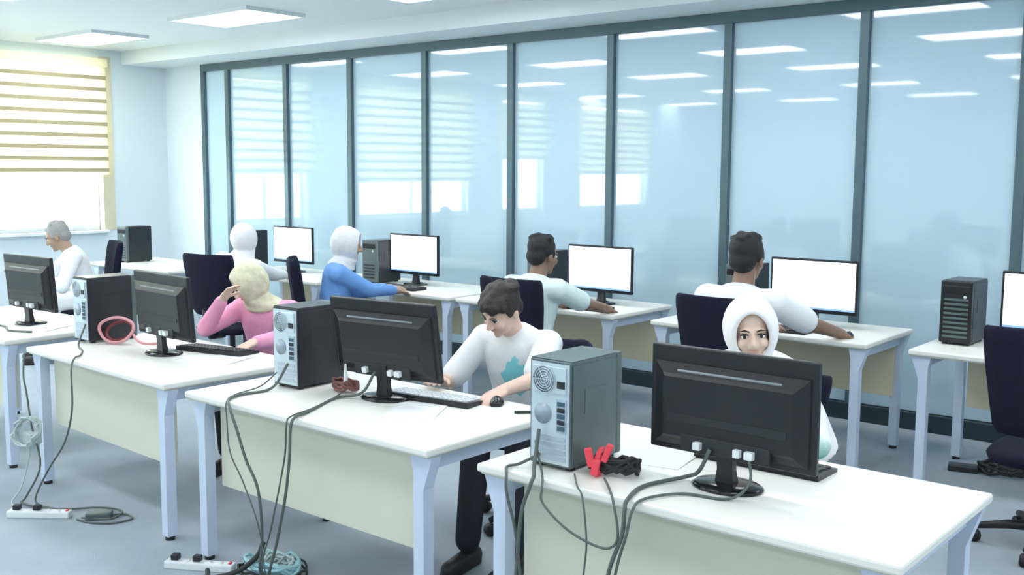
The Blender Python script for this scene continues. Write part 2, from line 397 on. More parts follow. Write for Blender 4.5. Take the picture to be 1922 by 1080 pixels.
# ---- computer tower: front at local -y, rear at local +y
def make_tower(side='casepaint', mesh_front=False):
    r = empty('computer_tower'); W, D, H = .172, .29, .345
    z0 = .012
    MB().box(-W/2+.004, W/2-.004, -D/2+.03, D/2-.004, z0, z0+H, .003).build('case_shell', side, r)
    for sx in (-1, 1):
        x = sx*(W/2-.004)
        sp = MB().box(min(x, x+sx*.004), max(x, x+sx*.004), -D/2+.034, D/2-.012, z0+.012, z0+H-.012, .0015).build('side_panel', side, r)
        MB().box(min(x+sx*.004, x+sx*.0055), max(x+sx*.004, x+sx*.0055), -.05, .07, z0+.17, z0+.25).build('panel_relief', side, sp)
    MB().box(-W/2+.004, W/2-.004, -D/2+.04, D/2-.01, z0+H, z0+H+.004, .0015).build('top_cover', side, r)
    fp = MB().box(-W/2, W/2, -D/2, -D/2+.032, z0, z0+H+.004, .008).build('front_panel', 'greypl' if not mesh_front else 'blackpl', r)
    MB().box(-W/2+.012, W/2-.012, -D/2-.003, -D/2+.002, z0+H-.065, z0+H-.025, .001).build('drive_bay', 'blackgl', fp)
    for k in range(9 if mesh_front else 5):
        zz = z0+.03+k*.026
        MB().box(-W/2+.02, W/2-.02, -D/2-.002, -D/2+.002, zz, zz+.012, .001).build('vent_slat', 'greypl' if mesh_front else 'blackpl', fp)
    MB().lathe([(.0005,-D/2-.003),(.009,-D/2-.003),(.009,-D/2+.002),(.0005,-D/2+.002)], (W/2-.04, 0, z0+H-.085), 14, axis='y').build('power_button', 'steel', fp)
    # rear panel with power supply, ports, fan and slots
    yb = D/2-.004
    rp = MB().box(-W/2+.008, W/2-.012, yb, yb+.004, z0+.008, z0+H-.008).build('rear_panel', 'steel', r)
    yb += .004
    MB().box(-W/2+.018, W/2-.024, yb, yb+.006, z0+H-.105, z0+H-.018, .002).build('power_supply', 'steel', rp)
    g = MB()
    for k in range(5): 
        rr = .012+.008*k
        g.tube([Vector((.018+rr*math.cos(a), yb+.008, z0+H-.062+rr*math.sin(a))) for a in [2*PI*j/24 for j in range(25)]], .0014, 5)
    for a in (0, PI/3, 2*PI/3): g.tube([(.018-.044*math.cos(a), yb+.0085, z0+H-.062-.044*math.sin(a)), (.018+.044*math.cos(a), yb+.0085, z0+H-.062+.044*math.sin(a))], .0014, 5)
    MB().lathe([(.0005,yb+.005),(.043,yb+.005),(.043,yb+.0065),(.0005,yb+.0065)], (.018,0,z0+H-.062), 24, axis='y').build('fan_opening', 'steeldk', rp)
    g.build('fan_grille', 'steel', rp)
    MB().box(-.066, -.036, yb+.004, yb+.010, z0+H-.085, z0+H-.062, .001).build('power_socket', 'glide', rp)
    MB().box(-.068, -.030, yb, yb+.004, z0+.115, z0+.225, .001).build('port_plate', 'slot', rp)
    for k, c in enumerate(['port','glide','port','glide','port']):
        MB().box(-.064, -.036, yb+.003, yb+.008, z0+.122+k*.02, z0+.136+k*.02, .001).build('port', c, rp)
    MB().lathe([(.0005,yb),(.034,yb),(.034,yb+.003),(.0005,yb+.003)], (.026,0,z0+.17), 22, axis='y').build('exhaust_grille', 'steeldk', rp)
    for k in range(4):
        MB().box(-.066, .05, yb, yb+.003, z0+.020+k*.022, z0+.036+k*.022, .001).build('slot_cover', 'slot', rp)
    for sx in (-1, 1):
        for sy in (-1, 1):
            MB().box(sx*.06-.012, sx*.06+.012, sy*.11-.012, sy*.11+.012, 0, z0+.002, .002).build('case_foot', 'glide', r)
    return r
TG = 'computer towers'
tn = make_tower('casegrey'); tag(place(tn, (-2.025, 2.775, DZ), PI), 'grey computer tower with silver back on the nearest desk', 'computer', TG)
td = make_tower('casepaint'); tag(place(td, (-3.67, 3.005, DZ), R(181)), 'black computer tower with silver back behind the tilted monitor, man\'s desk', 'computer', TG)
o = tag(place(copy_tree(td), (-5.475, 3.03, DZ), R(178)), 'black computer tower beside the pink cable loop', 'computer', TG)
tm = make_tower('casepaint', True)
tag(place(tm, (-1.80, 6.17, DZ), 0), 'black computer tower on the empty desk at right', 'computer', TG)
for x, y, lb in [(-3.17, 6.22, 'black computer tower half hidden by the head of the man in white shirt'),
                 (-4.80, 6.2, 'black computer tower behind the head of the young man in pale tee'),
                 (-6.53, 6.13, 'black computer tower with grey front right of the person in blue'),
                 (-8.38, 6.15, 'black computer tower above the cream patterned headscarf'),
                 (-9.78, 5.76, 'black computer tower in the far corner by the window wall')]:
    tag(place(copy_tree(td), (x, y, DZ), 0), lb, 'computer', TG)

# ---- monitor: screen faces local -y, back faces local +y
def make_monitor(lit=True, cables=True, grey=False):
    r = empty('computer_monitor'); W, H = .56, .335; zb = .085
    pm = 'greypl' if grey else 'blackpl'
    tilt = empty('t'); COL.objects.unlink(tilt); bpy.data.objects.remove(tilt)
    hs = MB().box(-W/2, W/2, -.012, .012, zb, zb+H, .006).build('housing', pm, r)
    # stepped back shell
    def ring(y, x, z0, z1): return [(-x, y, z0), (x, y, z0), (x, y, z1), (-x, y, z1)]
    b = MB(); b.loft([ring(.010, .262, zb+.018, zb+H-.05), ring(.020, .258, zb+.022, zb+H-.052), ring(.034, .225, zb+.045, zb+H-.085), ring(.042, .215, zb+.055, zb+H-.095)], smooth=False)
    bs = b.build('back_shell', pm, r)
    b = MB(); b.prism([(.010, zb+H-.062), (.028, zb+H-.071), (.031, zb+H-.075), (.031, zb+H-.079), (.010, zb+H-.085)], -.175, .175, 'x'); b.build('back_ridge_highlight', 'ridge_highlight', bs)
    MB().box(-.20, .20, .040, .0445, zb+.10, zb+.125, .0015).build('vent_strip', 'glide', bs)
    MB().box(-.15, .15, .030, .046, zb+.012, zb+.066, .003).build('port_recess', 'glide', bs)
    for x, w_ in ((-.09,.028), (-.05,.022), (.085,.024)):
        MB().box(x-w_/2, x+w_/2, .044, .064, zb+.026, zb+.05, .002).build('cable_plug', 'whitepl', bs)
    sc = MB().box(-W/2+.014, W/2-.014, -.0135, -.0115, zb+.024, zb+H-.014).build('screen', 'screen' if lit else 'darkscreen', r)
    if lit:
        MB().box(-W/2+.014, W/2-.014, -.0142, -.0134, zb+.024, zb+.036).build('taskbar', 'taskbar', sc)
        for k in range(6):
            L_ = (.30,.22,.34,.18,.28,.24)[k]; zz = zb+.24-k*.028
            MB().box(-.18, -.18+L_, -.0140, -.0134, zz, zz+.004).build('text_line', 'textline', sc)
    MB().box(-W/2+.01, W/2-.01, -.015, -.010, zb+.004, zb+.022).build('lower_bezel', 'blackgl', r)
    nk = MB(); nk.loft([[(-.032,.0,.012),(.032,.0,.012),(.032,.036,.012),(-.032,.036,.012)], [(-.026,.008,.06),(.026,.008,.06),(.026,.034,.06),(-.026,.034,.06)], [(-.028,.012,zb+.06),(.028,.012,zb+.06),(.028,.044,zb+.06),(-.028,.044,zb+.06)]], smooth=False)
    nk.build('stand_neck', 'blackpl', r)
    MB().lathe([(.001,0),(.112,0),(.115,.006),(.105,.013),(.06,.019),(.001,.020)], (0,.012,0), 28, 1., .78).build('stand_base', 'blackgl', r)
    return r
def tilt(o, deg):
    c = Vector((0, .02, .2)); m = Matrix.Translation(c) @ Matrix.Rotation(R(-deg), 4, 'X') @ Matrix.Translation(-c)
    for ch in o.children:
        if not ch.name.startswith('stand'): ch.matrix_local = m
    return o
MG = 'computer monitors'
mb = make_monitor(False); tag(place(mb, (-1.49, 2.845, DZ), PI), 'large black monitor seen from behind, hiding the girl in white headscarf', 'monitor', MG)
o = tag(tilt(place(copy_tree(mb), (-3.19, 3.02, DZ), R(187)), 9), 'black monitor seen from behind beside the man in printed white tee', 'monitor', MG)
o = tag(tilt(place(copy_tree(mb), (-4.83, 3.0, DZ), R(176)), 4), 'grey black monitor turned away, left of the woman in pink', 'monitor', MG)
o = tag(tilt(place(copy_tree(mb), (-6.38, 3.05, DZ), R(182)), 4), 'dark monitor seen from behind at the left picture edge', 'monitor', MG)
ml = make_monitor(True)
first = True
for x, y, a, lb in [(-2.70, 6.18, 2, 'lit white monitor before the man in the white shirt'),
                 (-4.31, 6.18, 0, 'lit white monitor before the young man in pale tee'),
                 (-6.17, 6.16, 0, 'lit white monitor right of the person in blue'),
                 (-7.74, 6.16, 0, 'lit white monitor farthest along the glass partition'),
                 (-1.33, 6.2, 0, 'lit monitor cut by the right picture edge')]:
    o = ml if first else copy_tree(ml); first = False
    tag(place(o, (x, y, DZ), R(a)), lb, 'monitor', MG)

# ---- office chair, sitter faces local -y
def make_chair(arms=False, low=1., nar=1.):
    r = empty('office_chair')
    def ring(z, hw, yc, t, bow=.03, n=9):
        f = []; b = []
        for k in range(n):
            u = -1+2*k/(n-1); f.append((u*hw, yc-t+bow*(u*u), z)); b.append((u*hw, yc+t+bow*(u*u)*.7-.0, z))
        return f + b[::-1]
    zs = [(.56,.17,.235,.012), (.60,.19,.245,.02), (.72,.205,.262,.022), (.86,.222,.280,.022), (.98,.232,.298,.020), (1.03,.232,.306,.014), (1.045,.226,.309,.006)]
    MB().loft([ring(.56+(z-.56)*low, hw*nar, y, t, -.05) for z, hw, y, t in zs]).build('backrest', 'chair', r)
    b = MB(); 
    def sr(z, hx, y0, y1, n=20):
        out = []
        for k in range(n):
            a = 2*PI*k/n; c, s_ = math.cos(a), math.sin(a)
            out.append((hx*math.copysign(abs(c)**.55, c), (y0+y1)/2+(y1-y0)/2*math.copysign(abs(s_)**.55, s_), z))
        return out
    b.loft([sr(.405,.20,-.20,.20), sr(.415,.235,-.235,.225), sr(.445,.245,-.25,.235), sr(.465,.235,-.24,.225), sr(.472,.20,-.20,.19)]); b.build('seat', 'chair', r)
    b = MB(); b.tube([(0,.10,.395),(0,.25,.40),(0,.30,.47),(0,.315,.62)], [.028,.028,.024,.018], 10); b.build('back_bracket', 'chairfr', r)
    if arms:
        for sx in (-1, 1):
            am = MB().tube(smooth_path([(sx*.2,.02,.40),(sx*.275,.02,.42),(sx*.285,.02,.55),(sx*.285,.02,.64)]), .016, 8).build('armrest', 'chairfr', r)
            MB().box(sx*.285-.028, sx*.285+.028, -.13, .13, .635, .665, .01).build('arm_pad', 'chairfr', am)
    MB().lathe([(.001,.07),(.032,.07),(.032,.22),(.022,.225),(.022,.39),(.05,.40),(.05,.412),(.001,.412)], (0,0,0), 16).build('gas_column', 'chairfr', r)
    for k in range(5):
        a = 2*PI*k/5+.3; c, s_ = math.cos(a), math.sin(a)
        bl = MB().tube([(c*.02, s_*.02, .105), (c*.15, s_*.15, .10), (c*.29, s_*.29, .075)], [.026,.022,.015], 8).build('base_leg', 'chairfr', r)
        mx = Matrix.Translation((c*.29, s_*.29, .03)) @ Matrix.Rotation(a+PI/2, 4, 'Z')
        MB().lathe([(.001,-.022),(.026,-.022),(.030,-.014),(.030,.014),(.026,.022),(.001,.022)], (0,0,0), 14, axis='x', mx=mx).build('caster', 'chairfr', bl)
    return r
CG = 'navy office chairs'
ch = make_chair(); cl = make_chair(False, .62, .9)
CH = [(ch, -2.72, 5.24, 180, 'navy office chair under the man in the white shirt'),
      (0, -4.13, 5.22, 180, 'navy office chair under the young man in pale tee'),
      (0, -6.06, 5.16, 140, 'navy office chair under the person in blue'),
      (0, -7.05, 4.98, 194, 'navy office chair whose back hides the person in white headscarf'),
      (0, -1.09, 5.12, 180, 'empty navy office chair at the right picture edge'),
      (0, -8.85, 4.72, -20, 'dark office chair under the grey haired person by the window'),
      (cl, -1.90, 3.88, 8, 'dark low backed office chair under the girl in white headscarf'),
      (1, -3.08, 3.90, 28, 'dark low backed office chair under the man in printed white tee'),
      (1, -5.05, 3.90, 20, 'dark low backed office chair under the woman in pink')]
for pr, x, y, a, lb in CH:
    o = pr if pr not in (0, 1) else copy_tree(cl if pr else ch)
    tag(place(o, (x, y, 0), R(a)), lb, 'chair', CG)

# ---- keyboard (long side along x, user at +y), mouse
def make_keyboard(km='keydk', body='blackpl'):
    r = empty('keyboard')
    b = MB(); b.prism([(-.075,0),(.075,0),(.075,.012),(-.075,.024)], -.22, .22, 'x'); b.build('key_tray', body, r)
    k = MB()
    for row in range(5):
        y = -.055+row*.026; z = .022-row*.0021
        for c in range(17):
            x = -.205+c*.0243
            k.box(x, x+.0195, y-.0105, y+.0105, z-.004, z+.006)
    tag(k.build('keys', km, r), kind='stuff')
    return r
kb = make_keyboard(); kl = make_keyboard('key', 'blackpl')
KG = 'computer keyboards'
tag(place(kb, (-1.52, 3.14, DZ), 0), 'black keyboard end showing beyond the nearest monitor', 'keyboard', KG)
tag(place(kl, (-3.02, 3.13, DZ), R(8)), 'pale keyed keyboard before the man in printed white tee', 'keyboard', KG)
tag(place(copy_tree(kb), (-4.68, 3.21, DZ), R(12)), 'black keyboard before the woman in pink', 'keyboard', KG)
for x, lb in [(-2.80, 'dark keyboard before the man in the white shirt'), (-4.25, 'dark keyboard before the young man in pale tee'), (-6.05, 'dark keyboard beside the person in blue')]:
    tag(place(copy_tree(kb), (x, 5.88, DZ), PI), lb, 'keyboard', KG)
def make_mouse():
    r = empty('computer_mouse')
    rings = []
    for k in range(9):
        t = k/8; y = -.055+.11*t; w_ = .031*math.sin(PI*(.12+.8*t))**.6; h = .036*math.sin(PI*(.14+.72*t))**.8
        rings.append([(w_*math.cos(a), y, max(0, h*math.sin(a))) for a in [PI*j/10 for j in range(11)]])
    MB().loft(rings).build('mouse_shell', 'blackgl', r)
    MB().lathe([(.001,-.004),(.009,-.004),(.009,.004),(.001,.004)], (0,-.033,.025), 12, axis='x').build('scroll_wheel', 'greypl', r)
    return r
ms = make_mouse()
tag(place(ms, (-2.765, 3.235, DZ), R(35)), 'black mouse near the grey computer tower, man\'s desk', 'mouse', 'computer mice')
tag(place(copy_tree(ms), (-2.36, 5.90, DZ), PI), 'black mouse under the hand of the man in white shirt', 'mouse', 'computer mice')

# ---- papers
def paper(x, y, a, w_, h, lb, z=DZ):
    b = MB(); n = 6
    rings = [[(-w_/2, -h/2+h*k/n, z0+.004*math.sin(3.1*k/n)) for z0 in (0,.0008)] for k in range(n+1)]
    vs = []; fs = []
    for k in range(n+1):
        yy = -h/2+h*k/n; zz = .0012+.003*math.sin(PI*k/n)
        vs += [(-w_/2,yy,zz-.001), (w_/2,yy,zz-.001), (w_/2,yy,zz), (-w_/2,yy,zz)]
    b.loft([vs[i*4:i*4+4] for i in range(n+1)], smooth=False)
    tag(place(b.build('paper_sheet', 'paper'), (x, y, z), R(a)), lb, 'paper', 'paper sheets on the near desks')
paper(-1.83, 3.02, 10, .21, .297, 'white paper sheet between the grey tower and the nearest monitor')
paper(-2.93, 2.93, 30, .21, .297, 'white paper sheet before the keyboard of the man in printed tee')
paper(-4.45, 3.08, 20, .21, .297, 'white paper sheet right of the black keyboard, pink woman\'s desk')
paper(-6.15, 3.02, 25, .21, .297, 'white paper sheet on the desk cut by the left picture edge')

# ---- cables
def cable(pts, r, m, lb, group=None, name='cable'):
    o = MB().tube(smooth_path(pts), r, 7).build(name, m)
    return tag(o, lb, 'cable', group)
CF = 'cables hanging over the desk fronts'
cable([(-2.05,2.615,.80),(-2.11,2.585,.762),(-2.13,2.545,.757),(-2.095,2.50,.745),(-2.085,2.49,.69),(-2.05,2.49,.577),(-2.02,2.485,.40),(-2.0,2.49,.18),(-1.98,2.55,.012)], .005, 'cable', 'dark cable left of the grey tower, nearest desk, hanging straight down', CF)
cable([(-2.055,2.615,.88),(-2.03,2.56,.78),(-2.0,2.52,.757),(-1.992,2.495,.737),(-2.015,2.48,.649),(-2.034,2.485,.509),(-2.05,2.49,.30),(-2.02,2.49,.12),(-1.9,2.5,.012)], .0065, 'cable', 'thick dark cable dropping from the grey tower beside the desk leg', CF)
cable([(-2.07,2.615,.84),(-1.99,2.55,.76),(-1.95,2.50,.735),(-1.935,2.485,.69),(-1.824,2.47,.633),(-1.697,2.47,.609),(-1.651,2.475,.649),(-1.681,2.495,.745),(-1.75,2.57,.760),(-1.80,2.62,.765)], .004, 'cable', 'thin dark cable sagging in a loop across the nearest desk front', CF)
cable([(-1.53,2.79,.87),(-1.56,2.78,.80),(-1.62,2.80,.765),(-1.68,2.66,.757),(-1.645,2.515,.757),(-1.635,2.485,.731),(-1.639,2.48,.657),(-1.683,2.48,.535),(-1.72,2.485,.33),(-1.75,2.50,.12),(-1.70,2.6,.012)], .0065, 'cable', 'thick dark cable from the nearest monitor over the desk edge', CF)
cable([(-1.40,2.79,.87),(-1.385,2.77,.80),(-1.42,2.71,.758),(-1.55,2.67,.757),(-1.61,2.55,.757),(-1.612,2.49,.735),(-1.625,2.48,.66),(-1.662,2.485,.538),(-1.70,2.485,.30),(-1.66,2.5,.10),(-1.6,2.6,.012)], .0045, 'cable', 'thin dark cable curling round the nearest monitor base and down', CF)
cable([(-1.90,2.60,.765),(-1.83,2.52,.757),(-1.79,2.492,.735),(-1.765,2.48,.614),(-1.777,2.485,.508),(-1.80,2.48,.3),(-1.79,2.5,.1),(-1.75,2.6,.012)], .003, 'cable', 'hair thin cable hanging below the red ribbon', CF)
cable([(-3.62,2.84,.87),(-3.66,2.78,.765),(-3.68,2.64,.757),(-3.64,2.545,.757),(-3.56,2.495,.735),(-3.512,2.49,.66),(-3.45,2.485,.55),(-3.374,2.485,.44),(-3.36,2.49,.25),(-3.42,2.52,.09),(-3.50,2.60,.014),(-3.58,2.66,.014)], .006, 'cable', 'thick dark cable bowing down the left of the man\'s desk front', CF)
cable([(-3.70,2.84,.82),(-3.74,2.78,.762),(-3.70,2.62,.757),(-3.62,2.52,.755),(-3.585,2.495,.69),(-3.554,2.485,.56),(-3.47,2.485,.45),(-3.38,2.49,.28),(-3.36,2.50,.10),(-3.44,2.58,.014)], .003, 'cable', 'thin cable left of the thick one on the man\'s desk front', CF)
cable([(-3.20,2.96,.87),(-3.24,2.92,.78),(-3.33,2.86,.757),(-3.22,2.62,.757),(-3.18,2.52,.757),(-3.168,2.49,.72),(-3.165,2.48,.612),(-3.20,2.485,.452),(-3.26,2.485,.25),(-3.36,2.52,.08),(-3.46,2.62,.014)], .006, 'cable', 'thick cable from the tilted monitor down the man\'s desk front', CF)
cable([(-3.42,3.0,.765),(-3.34,2.86,.757),(-3.25,2.66,.757),(-3.205,2.52,.757),(-3.19,2.488,.73),(-3.19,2.48,.627),(-3.225,2.485,.518),(-3.30,2.49,.3),(-3.38,2.50,.1),(-3.40,2.62,.014)], .0035, 'cable', 'thin cable beside the tilted monitor\'s cable, man\'s desk front', CF)
cable([(-5.40,2.87,.86),(-5.35,2.80,.765),(-5.20,2.74,.757),(-5.07,2.66,.757),(-5.0,2.59,.757),(-4.975,2.56,.70),(-4.965,2.55,.507),(-5.034,2.54,.333),(-5.128,2.50,.188),(-5.19,2.46,.05),(-5.14,2.44,.014),(-4.99,2.46,.014)], .005, 'cable', 'dark cable hanging down the front of the pink woman\'s desk', CF)
cable([(-5.60,2.62,.70),(-5.53,2.58,.60),(-5.46,2.56,.515),(-5.40,2.55,.355),(-5.22,2.50,.19),(-5.26,2.44,.03),(-5.22,2.40,.012),(-5.0,2.46,.012),(-4.86,2.62,.012),(-4.72,2.66,.012),(-4.66,2.56,.012),(-4.78,2.48,.012)], .005, 'cable', 'dark cable looping on the carpet by the white power strip', CF)
cable([(-5.42,2.55,.35),(-5.38,2.52,.2),(-5.36,2.46,.05),(-5.25,2.36,.012),(-5.06,2.36,.012),(-4.95,2.42,.014)], .004, 'cablepale', 'pale cable running from the hanging coil to the carpet', CF)
cable([(-6.9,2.75,.757),(-6.6,2.80,.757),(-6.35,2.86,.757),(-6.15,2.80,.757),(-6.0,2.86,.757)], .006, 'cable', 'dark green cable lying across the desk at left picture edge', CF)
cable([(-2.60,3.15,.757),(-2.52,3.2,.757),(-2.46,3.18,.74),(-2.45,3.16,.66),(-2.455,3.15,.50),(-2.43,3.2,.35)], .006, 'cableblk', 'black cable dropping between the grey tower and the man\'s desk', CF)

def coil(loc, rad, turns, r, m, seed, tilt=(0,0,0), squash=1., jitter=.01):
    rnd = random.Random(seed); b = MB(); pts = []
    N = turns*14
    for k in range(N+1):
        a = 2*PI*k/14; rr = rad*(1+rnd.uniform(-.10,.10))
        pts.append((rr*math.cos(a), rr*squash*math.sin(a), r+ .9*r*((k/14) % 3) + rnd.uniform(0, jitter)))
    return b.tube(smooth_path(pts, 2), r, 6)
# bundle tied with red ribbon on the nearest desk
r = tag(empty('cable_bundle', (-1.83, 2.72, DZ), R(20)), 'black cable bundle tied with a red ribbon on the nearest desk', 'cable')
coil((0,0,0), .075, 7, .0075, 'cableblk', 3, squash=.55, jitter=.035).build('cable_coil', 'cableblk', r)
b = MB(); b.tube([(-.045+.0*k, .055*math.cos(a)-.0, .034+.042*math.sin(a)) for k, a in enumerate([2*PI*j/16 for j in range(17)])], .010, 6)
rb = b.build('ribbon', 'red', r)
b = MB(); b.box(-.064,-.040,-.075,-.055,.0,.05,.003, Matrix.Rotation(R(12),4,'Y')); b.box(-.058,-.036,-.074,-.056,.05,.11,.003, Matrix.Rotation(R(-14),4,'Y')); b.box(-.050,-.030,-.072,-.052,.045,.105,.003, Matrix.Rotation(R(22),4,'Y')); b.build('ribbon_tails', 'red', rb)
# pink loop beside the tower
r = tag(empty('cable_loop', (-5.28, 2.98, DZ+.006), R(30)), 'pink cable loop leaning on the black tower, pink woman\'s desk', 'cable')
b = MB(); b.tube(smooth_path([(.10*math.cos(a)*(1+.06*math.sin(3*a)), .02*math.sin(a)+.005*math.sin(2*a), .073+.066*math.sin(a)) for a in [2*PI*j/14 for j in range(15)]], 3), .0085, 8); b.build('outer_loop', 'cablepink', r)
b = MB(); b.tube(smooth_path([(.078*math.cos(a), .035+.02*math.sin(a), .062+.05*math.sin(a+.2)) for a in [2*PI*j/14 for j in range(29)]], 2), .009, 8); b.build('inner_coil', 'cablered', r)
b = MB(); b.tube(smooth_path([(.10,0,.05),(.14,-.02,.02),(.19,-.03,.008),(.24,.0,.006)]), .007, 7); b.build('loose_end', 'cablepink', r)
# red brown bundle
r = tag(empty('cable_bundle', (-3.42, 2.99, DZ), R(-10)), 'red brown cable bundle at the foot of the tilted monitor', 'cable')
coil((0,0,0), .07, 5, .0065, 'cablebrown', 5, squash=.6, jitter=.03).build('cable_coil', 'cablebrown', r)
MB().tube([(.03,-.02,.03),(.045,-.025,.07),(.035,-.02,.13)], [.012,.009,.004], 8).build('white_plug', 'whitepl', r)
r = tag(empty('cable_bundle', (-5.36, 2.53, .33), 0), 'pale cable coil hanging between the two left desks', 'cable')
cb = coil((0,0,0), .075, 5, .006, 'cablepale', 9, squash=1., jitter=.05); cb.build('cable_coil', 'cablepale', r).rotation_euler = (R(70), 0, R(20))
MB().box(-.05,.05,-.03,.03,-.055,.0,.006).build('adapter', 'cablepale', r)
# floor: power strips and teal film bundle
def power_strip(loc, a, n, lb):
    r = tag(empty('power_strip', loc, R(a)), lb, 'power strip', 'white power strips on the carpet')
    L_ = .06+n*.05
    MB().box(-L_/2, L_/2, -.027, .027, 0, .034, .006).build('strip_body', 'whitepl', r)
    for k in range(n):
        x = -L_/2+.045+k*.05
        so = MB().lathe([(.001,.033),(.018,.033),(.018,.036),(.001,.036)], (x,0,0), 14).build('socket', 'winframe', r)
    MB().box(L_/2-.022, L_/2-.010, -.01, .01, .033, .040, .002).build('switch', 'red', r)
    for k in (0, 2):
        x = -L_/2+.045+k*.05
        MB().box(x-.017, x+.017, -.017, .017, .036, .062, .005).build('plug', 'glide', r)
    return r
power_strip((-4.98, 2.37, 0), 38, 5, 'white power strip on the carpet at the left, before the pink woman\'s desk')
power_strip((-3.80, 2.49, 0), 30, 5, 'white power strip on the carpet at the bottom picture edge')
b = MB(); b.box(-.06,.06,-.035,.035,0,.035,.006)
r = tag(empty('power_adapter', (-4.74, 2.55, 0), R(50)), 'dark power adapter among cables on the carpet', 'adapter'); b.build('adapter_body', 'casegrey', r)
MB().tube(smooth_path([(.06,0,.015),(.12,.02,.008),(.16,-.05,.006),(.08,-.1,.006),(-.02,-.08,.006),(-.1,-.02,.006)]), .005, 6).build('adapter_lead', 'cable', r)
r = tag(empty('cable_bundle', (-3.52, 2.66, 0), R(15)), 'teal and pale cable bundle piled on the carpet under the man\'s desk', 'cable')
coil((0,0,0), .12, 6, .008, 'teal_pl', 13, squash=.75, jitter=.05).build('teal_coil', 'teal_pl', r)
coil((0,0,0), .09, 5, .006, 'cablepale', 14, squash=.8, jitter=.06).build('pale_coil', 'cablepale', r)
coil((0,0,0), .15, 2, .005, 'cableblk', 15, squash=.7, jitter=.03).build('dark_coil', 'cableblk', r)
cable([(-3.70,2.46,.03),(-3.62,2.42,.03),(-3.55,2.5,.05),(-3.52,2.58,.10),(-3.50,2.60,.16)], .011, 'cableblk', 'thick black cable rising from the bundle on the carpet', CF)

r = tag(empty('cable_bundle', (-1.55, 6.25, 0), R(15)), 'black cable bundle on the carpet under the right edge desk', 'cable')
coil((0,0,0), .13, 5, .009, 'cableblk', 21, squash=.6, jitter=.05).build('cable_coil', 'cableblk', r)
MB().box(-.30,-.14,-.04,.04,0,.04,.008).build('adapter', 'casepaint', r)
# ================================================================ people
def remesh(b, name, m, parent, voxel, it=5):
    me = b.mesh('tmp'); o = bpy.data.objects.new('tmp', me); COL.objects.link(o)
    md = o.modifiers.new('r', 'REMESH'); md.mode = 'VOXEL'; md.voxel_size = voxel; md.use_smooth_shade = True
    sm = o.modifiers.new('s', 'SMOOTH'); sm.factor = .5; sm.iterations = it
    dg = bpy.context.evaluated_depsgraph_get(); dg.update()
    nm = bpy.data.meshes.new_from_object(o.evaluated_get(dg)); nm.name = name
    bpy.data.objects.remove(o); bpy.data.meshes.remove(me)
    nm.materials.clear(); nm.materials.append(M[m] if isinstance(m, str) else m)
    nm.polygons.foreach_set('use_smooth', [True]*len(nm.polygons))
    r = bpy.data.objects.new(name, nm); COL.objects.link(r); r.parent = parent; return r

def ik(a, b, l1, l2, pole):
    a, b = Vector(a), Vector(b); d = b-a; L_ = min(d.length, (l1+l2)*.995); dn = d.normalized()
    x = (l1*l1-l2*l2+L_*L_)/(2*L_); h = math.sqrt(max(0, l1*l1-x*x))
    p = Vector(pole); p = (p-dn*p.dot(dn)).normalized()
    return a+dn*x+p*h, a+dn*L_

def hand(b, wrist, d, n, thumb_side, curl=.5, s=1.):
    d = Vector(d).normalized(); n = Vector(n); n = (n-d*n.dot(d)).normalized(); sd = d.cross(n)*thumb_side
    mx = Matrix((d, sd, n)).transposed()
    b.ball(wrist+d*.045*s, .050*s, .040*s, .017*s, mx=mx)
    b.cap(wrist-d*.01, wrist+d*.03*s, .026*s, .028*s)
    for k, (o, L_) in enumerate([(.031,.070),(.0105,.078),(-.0105,.072),(-.030,.056)]):
        p0 = wrist+d*(.078*s)+sd*o*s
        dir1 = (d+sd*o*3.2+n*.25*curl).normalized(); p1 = p0+dir1*L_*.5*s
        dir2 = (d+sd*o*2.0+n*1.1*curl).normalized(); p2 = p1+dir2*L_*.5*s
        b.cap(p0, p1, .0098*s, .0092*s, 10); b.cap(p1, p2, .0092*s, .008*s, 10)
    t0 = wrist+d*.025*s+sd*.030*s; t1 = t0+(d*.6+sd*.8+n*.3).normalized()*.038*s; t2 = t1+(d+sd*.25+n*.3).normalized()*.032*s
    b.cap(t0, t1, .0135*s, .011*s, 10); b.cap(t1, t2, .011*s, .009*s, 10)

